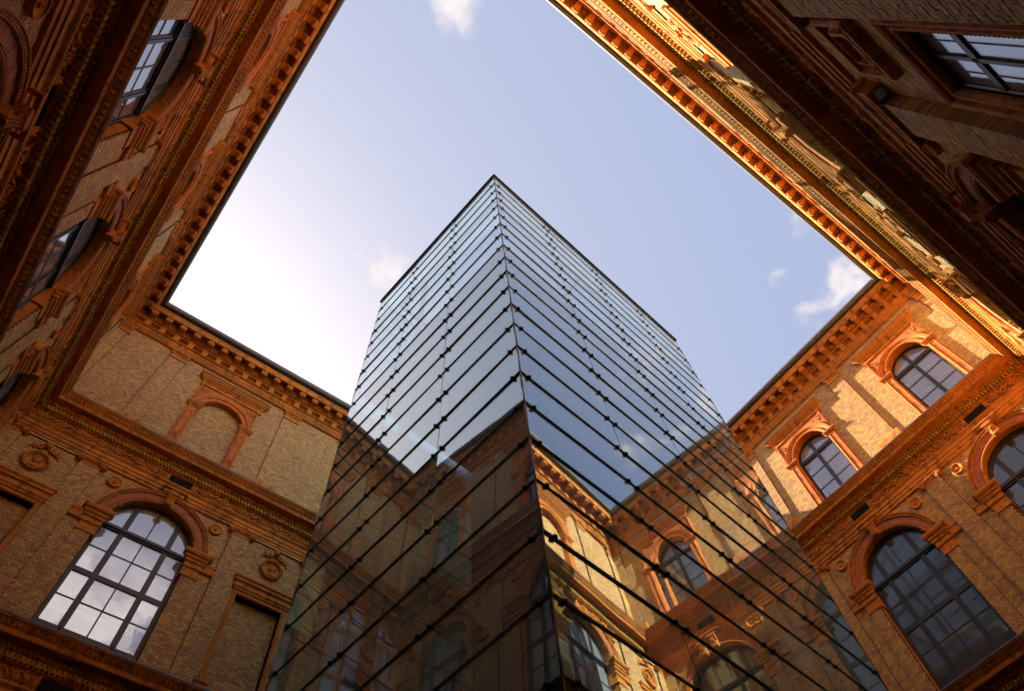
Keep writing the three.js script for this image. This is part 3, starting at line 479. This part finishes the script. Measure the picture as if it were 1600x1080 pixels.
  for (const c of N) { put(PROTO.panel, c, T); put(PROTO.medallion, c, T); put(PROTO.garland, c, T); }
  if (o.glass) for (const w of T.children) if (w.name === 'arched_window' && w.getObjectByName('transom') && w.children.length > 24) for (const p of w.children) if (p.name === 'pane') p.material = o.glass;
  o.extra?.(T, { s0, s1 });
  return T;
}

const groundPilaster = ionic(DZ - .02); { const g = new G(); hood(g, [[.16, 9.93], [.24, 9.9], [.24, 9.8], [.2, 9.74], [.19, 9.5], [.22, 9.48], [.22, 9.42], [.17, 9.4]], -.36, .36); for (let i = 0; i < 14; i++) ball(g, -.36 + i * .055, 9.62, .2, .02, .07, .025, 1, OCT); groundPilaster.geometry = g.geo(); }
const grd = (s0, s1, list) => { const R = []; let a = s0; for (const p of list) { R.push([a, p - .34, 5, 10.2, 0]); R.push([p - .34, p + .34, 5, 9.5, .17]); a = p + .34; } R.push([a, s1, 5, 10.2, 0]); return R; };
function groundBay(T, c, lower = true) {                    // an arched opening of the ground storey, same pattern as above
  const put2 = (p, s, m) => { const q = put(p, s, T, m); q.position.y = DZ; return q; };
  put2(PROTO.arch, c); put2(PROTO.keystone, c); put2(PROTO.window, c); for (const q of [false, true]) put2(PROTO.impost, c, q); for (const q of [-1, 1]) put2(PROTO.patera, c + q * 1.62);
}
// A: behind and left of the tower, in shade
wing('courtyard_wing', 'shaded brick wing left of the glass tower, blind arched niche above a bright window', 'long', [0, 0, -16.624], 0, {
  seed: 1, blind: true, glass: M.paneBright, blindWindow: 0, loose: [[2.05, 2.62, 12.3, 14.9], [-1.35, -.75, 12.6, 14.2]] });
// B: right of the tower, upper storey in raking sun
wing('courtyard_wing', 'sunlit brick wing right of the glass tower with glazed arched windows under its eaves', 'side', [19.963, 0, 0], -Math.PI / 2, {
  seed: 2, flip: true, glass: M.paneClear, loose: [[-2.65, -1.85, 12.8, 15.2], [-7.0, -6.5, 13, 15]] });
// C: along the left edge of the picture
wing('courtyard_wing', 'dark brick wing rising steeply along the left edge with windows that mirror the sky', 'side', [-4.253, 0, 0], Math.PI / 2, {
  seed: 3, groundArch: [4.78], ground: [[2.2, 9.6, 7.6, 10.2, 0]], loose: [[6.2, 7.1, 13.6, 16.2]], extra: (T) => groundBay(T, 4.78) });
// D: along the right edge, cornice in full sun
const groundWin = (() => {
  const g = new G(), z1 = 7.6, hw = .5; sweep(g, [[hw, 5.2], [hw, z1], [-hw, z1], [-hw, 5.2]], [[0, -.35], [0, .03], [-.02, .06], [-.07, .07], [-.08, .04], [-.14, .04], [-.15, .09], [-.2, .11], [-.22, .07], [-.27, .06], [-.27, 0]]);
  for (let i = 0; i < 40; i++) { ball(g, -.5 + i / 39, z1 + .035, .065, .011, .011, .011, 1.1, OCT); for (const q of [-1, 1]) ball(g, q * (hw + .035), 5.3 + i * 2.3 / 39, .065, .011, .011, .011, 1.1, OCT); }
  const o = mesh('window_surround', g.geo(), M.terracotta);
  const f = new G(); sweep(f, [[hw, 5.2], [hw, z1], [-hw, z1], [-hw, 5.2]], [[0, -.12], [0, -.03], [.03, -.025], [.045, -.04], [.06, -.04], [.06, -.12]]); f.box(-hw, hw, 6.86, 6.96, -.1, -.03, 1, true); f.box(-.03, .03, 5.2, 7.6, -.1, -.03, 1, true); for (const x of [-.25, .24]) f.box(x, x + .014, 5.2, 7.6, -.07, -.045, 1, true); mesh('window_frame', f.geo(), M.frame, o);
  for (const [a, b] of [[-.44, -.243], [-.243, -.03], [.03, .247], [.247, .44]]) for (const [y0, y1] of [[5.2, 6.86], [6.96, 7.54]]) { const p = mesh('pane', new THREE.BoxGeometry(b - a, y1 - y0, .008), M.pane, o); p.position.set((a + b) / 2, (y0 + y1) / 2 + EYE, -.055); }
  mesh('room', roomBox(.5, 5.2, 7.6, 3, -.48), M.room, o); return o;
})();
const groundPlaque = (() => { const g = new G(); g.box(-.5, .5, 8.55, 9.3, 0, .03, .9); sweep(g, [[-.5, 8.55], [.5, 8.55], [.5, 9.3], [-.5, 9.3]], [[-.03, .0], [-.03, .09], [0, .12], [.05, .12], [.07, .05], [.09, .03]], true); sweep(g, [[-.3, 8.72], [.3, 8.72], [.3, 9.13], [-.3, 9.13]], [[0, .03], [0, .1], [.05, .11], [.06, .04]], true); for (const q of [-1, 1]) { tube(g, spiral(q * .4, 8.92, .06, .09, .02, 0, q * 1.5, 14), () => .02, 5); for (let i = 0; i < 6; i++) leaf(g, q * .4, 8.92, .06, .15, .04, i * 1.05, .04); } return mesh('carved_plaque', g.geo(.5), M.terracotta); })();
wing('courtyard_wing', 'wing along the upper right edge whose carved cornices glow orange in low sun', 'long', [0, 0, 2.479], Math.PI, {
  seed: 4, flip: true, blind: true, groundArch: [-7.86], groundWindow: [-4.15], ground: grd(-11, -1.5, [-10.27, -5.4, -2.97]), loose: [[-6.6, -4.9, 6.9, 9.3]],
  extra: (T) => { groundBay(T, -7.86); const w = put(groundWin, -4.15, T), q = put(groundPlaque, -4.0, T); for (const p of [-10.27, -5.4, -2.97]) put(groundPilaster, p, T); } });

// ---------------------------------------------------------------- the glass tower
{
  const T = top(new THREE.Group(), 'glass_tower', 'tall glass tower of horizontal panes with dark clamps standing in the courtyard', 'tower');
  T.position.set(3.757, 0, -3.880); T.rotation.y = .10085;
  const A = 9.605, B = 6.262, ZT = 24.18, PITCH = .95, ROWS = 21, r = rng(55), TILT = .026;
  // local frame of each face: along x, height, outward; face 0 front (towards -b), 1 left (towards -a), 2 back, 3 right
  const faces = [{ L: A, n: 4, o: [0, 0], t: 0 }, { L: B, n: 3, o: [0, -B], t: -Math.PI / 2 }, { L: A, n: 4, o: [A, -B], t: Math.PI }, { L: B, n: 3, o: [A, 0], t: Math.PI / 2 }];
  const clampG = (() => { const q = new THREE.CylinderGeometry(.038, .045, .020, 4, 1), e = new THREE.BoxGeometry(.06, .03, .04), k = new THREE.CylinderGeometry(.009, .009, .02, 6); q.rotateY(Math.PI / 4); q.rotateX(Math.PI / 2); q.scale(1, .6, 1); q.translate(0, 0, .033); k.rotateX(Math.PI / 2); k.translate(0, 0, .05); return mergeGeometries([q, e, k]); })();
  const rest = new G(), rail = new G(), seam = new G(), mid = new G(); let nc = 0;
  const clampList = [];
  faces.forEach((f, fi) => {
    const m = new THREE.Matrix4().makeTranslation(f.o[0], 0, f.o[1]).multiply(new THREE.Matrix4().makeRotationY(f.t)), q = new THREE.Quaternion().setFromRotationMatrix(m), w = f.L / f.n;
    const boxAt = (g, s0, s1, z0, z1, n0, n1) => { const h = new G(); h.box(s0, s1, z0, z1, n0, n1, 1, true); const geo = new THREE.BufferGeometry(); geo.setAttribute('position', new THREE.BufferAttribute(new Float32Array(h.p), 3)); g.add(geo, m); };
    const paneGs = Array.from({ length: 5 }, (_, v) => { const q = new THREE.BoxGeometry(w - .014, PITCH - .018, .016), uv = q.attributes.uv; for (let i = 0; i < uv.count; i++) uv.setXY(i, uv.getX(i) * .62 + v * .37, uv.getY(i) * .24 + v * .53); return q; });
    for (let k = 0; k < ROWS; k++) {
      const zt = ZT - .03 - k * PITCH, zb = zt - PITCH;
      for (let i = 0; i < f.n; i++) {
        const p = mesh('glass_pane', paneGs[Math.floor(r() * 5)], [M.glass, M.glass, M.glass, M.glass, M.coated, M.glass], T); p.position.set(w * (i + .5), (zt + zb) / 2 + EYE, -.002).applyMatrix4(m);
        p.quaternion.copy(q).multiply(new THREE.Quaternion().setFromEuler(new THREE.Euler(-TILT + (r() - .5) * .015, (r() - .5) * .011, 0)));
      }
      boxAt(rail, 0, f.L, zb - .003, zb + .003, .013, .018); boxAt(rail, 0, f.L, zb - .005, zb + .005, -.033, -.025); boxAt(mid, .02, f.L - .02, zb - .002, zb + .002, -.025, .012);
      for (let i = 0; i < f.n; i++) for (const s of [w * i + (i ? .11 : .18), w * (i + 1) - (i < f.n - 1 ? .11 : .18)]) clampList.push([s, zb, m, q, fi]);
    }
    for (let i = 1; i < f.n; i++) boxAt(seam, w * i - .006, w * i + .006, ZT - ROWS * PITCH, ZT, -.03, -.018);
    boxAt(rest, .01, f.L - .01, -EYE, ZT - .03 - ROWS * PITCH - .03, -.02, 0);
    boxAt(seam, -.005, .02, -EYE, ZT - .02, -.03, .004);
  });
  clampList.sort((a, b) => (a[4] > 1) - (b[4] > 1) || b[1] - a[1]);
  const cs = new G(), C = clampG.clone();
  clampList.forEach(([s, z, m, q, fi], i) => { const at = new THREE.Vector3(s, z + EYE, 0).applyMatrix4(m); if (i < 294) { const c = mesh('clamp', clampG, M.bronze, T); c.position.copy(at); c.quaternion.copy(q); } else cs.add(clampG, new THREE.Matrix4().compose(at, q, new THREE.Vector3(1, 1, 1))); });
  mesh('far_clamps', cs.geo(), M.bronze, T, 'stuff');
  mesh('lower_glazing', rest.geo(), M.glass, T); mesh('rail', rail.geo(), M.bronze, T); mesh('rail_web', mid.geo(), M.railgrey, T); mesh('joint_rod', seam.geo(), M.bronze, T);
  // coping, slab under the open crown, steel frame inside
  const L3 = (g, x0, x1, z0, z1, b0, b1) => g.box(x0, x1, z0, z1, -b1, -b0, 1, true);
  const cop = new G(); L3(cop, -.05, A + .05, ZT - .03, ZT + .05, -.06, .05); L3(cop, -.05, A + .05, ZT - .03, ZT + .05, B - .05, B + .06); L3(cop, -.06, .05, ZT - .03, ZT + .05, .05, B - .05); L3(cop, A - .05, A + .06, ZT - .03, ZT + .05, .05, B - .05); mesh('coping', cop.geo(), M.bronze, T);
  const slab = new G(); L3(slab, .22, A - .22, 17.05, 17.35, .22, B - .22); mesh('ceiling_slab', slab.geo(), M.slab, T);
  const core = new G(); L3(core, 2.7, 7.6, -EYE, 17.04, 1.6, 4.3); for (let z = .2; z < 17; z += 1.9) { L3(core, 2.66, 7.64, z, z + .07, 1.56, 4.34); } for (const x of [2.66, 4.3, 5.95, 7.56]) L3(core, x, x + .08, -EYE, 17.03, 1.57, 1.6); mesh('lift_shaft', core.geo(), M.shaft, T);
  const col = (x, b, z0, z1, h = .09) => { const g = new G(); L3(g, x - h, x + h, z0, z1, b - h, b + h); mesh('column', g.geo(), M.steel, T); };
  for (const [x, b] of [[.5, 4.17], [A / 2, B - .55], [A - .55, 2.1], [A - .55, B - .55]]) { col(x, b, -EYE, 17.05); col(x, b, 17.35, 23.6, .06); }
  for (const b of [.55, B - .55]) for (const z of [2.4, 23.5]) { const g = new G(); L3(g, .5, A - .5, z, z + .16, b - .06, b + .06); mesh('beam', g.geo(), M.steel, T); }
  for (const x of [.55, A / 2, A - .55]) for (const z of [2.4, 23.5]) { const g = new G(); L3(g, x - .06, x + .06, z + .16, z + .3, .5, B - .5); mesh('beam', g.geo(), M.steel, T); }
  for (const [x0, z0, x1, z1, b] of [[.5, 2.4, A / 2, 9, 4.17], [.55, 17.4, A / 2, 23.5, B - .55], [A - .55, 17.4, A / 2, 23.5, .55]]) { const g = new G(); const l = Math.hypot(x1 - x0, z1 - z0), a = Math.atan2(z1 - z0, x1 - x0); g.add(new THREE.BoxGeometry(l, .11, .11), new THREE.Matrix4().makeTranslation((x0 + x1) / 2, (z0 + z1) / 2 + EYE, -b).multiply(new THREE.Matrix4().makeRotationZ(a))); mesh('brace', g.geo(), M.steel, T); }
}
renderer.render(scene, camera);
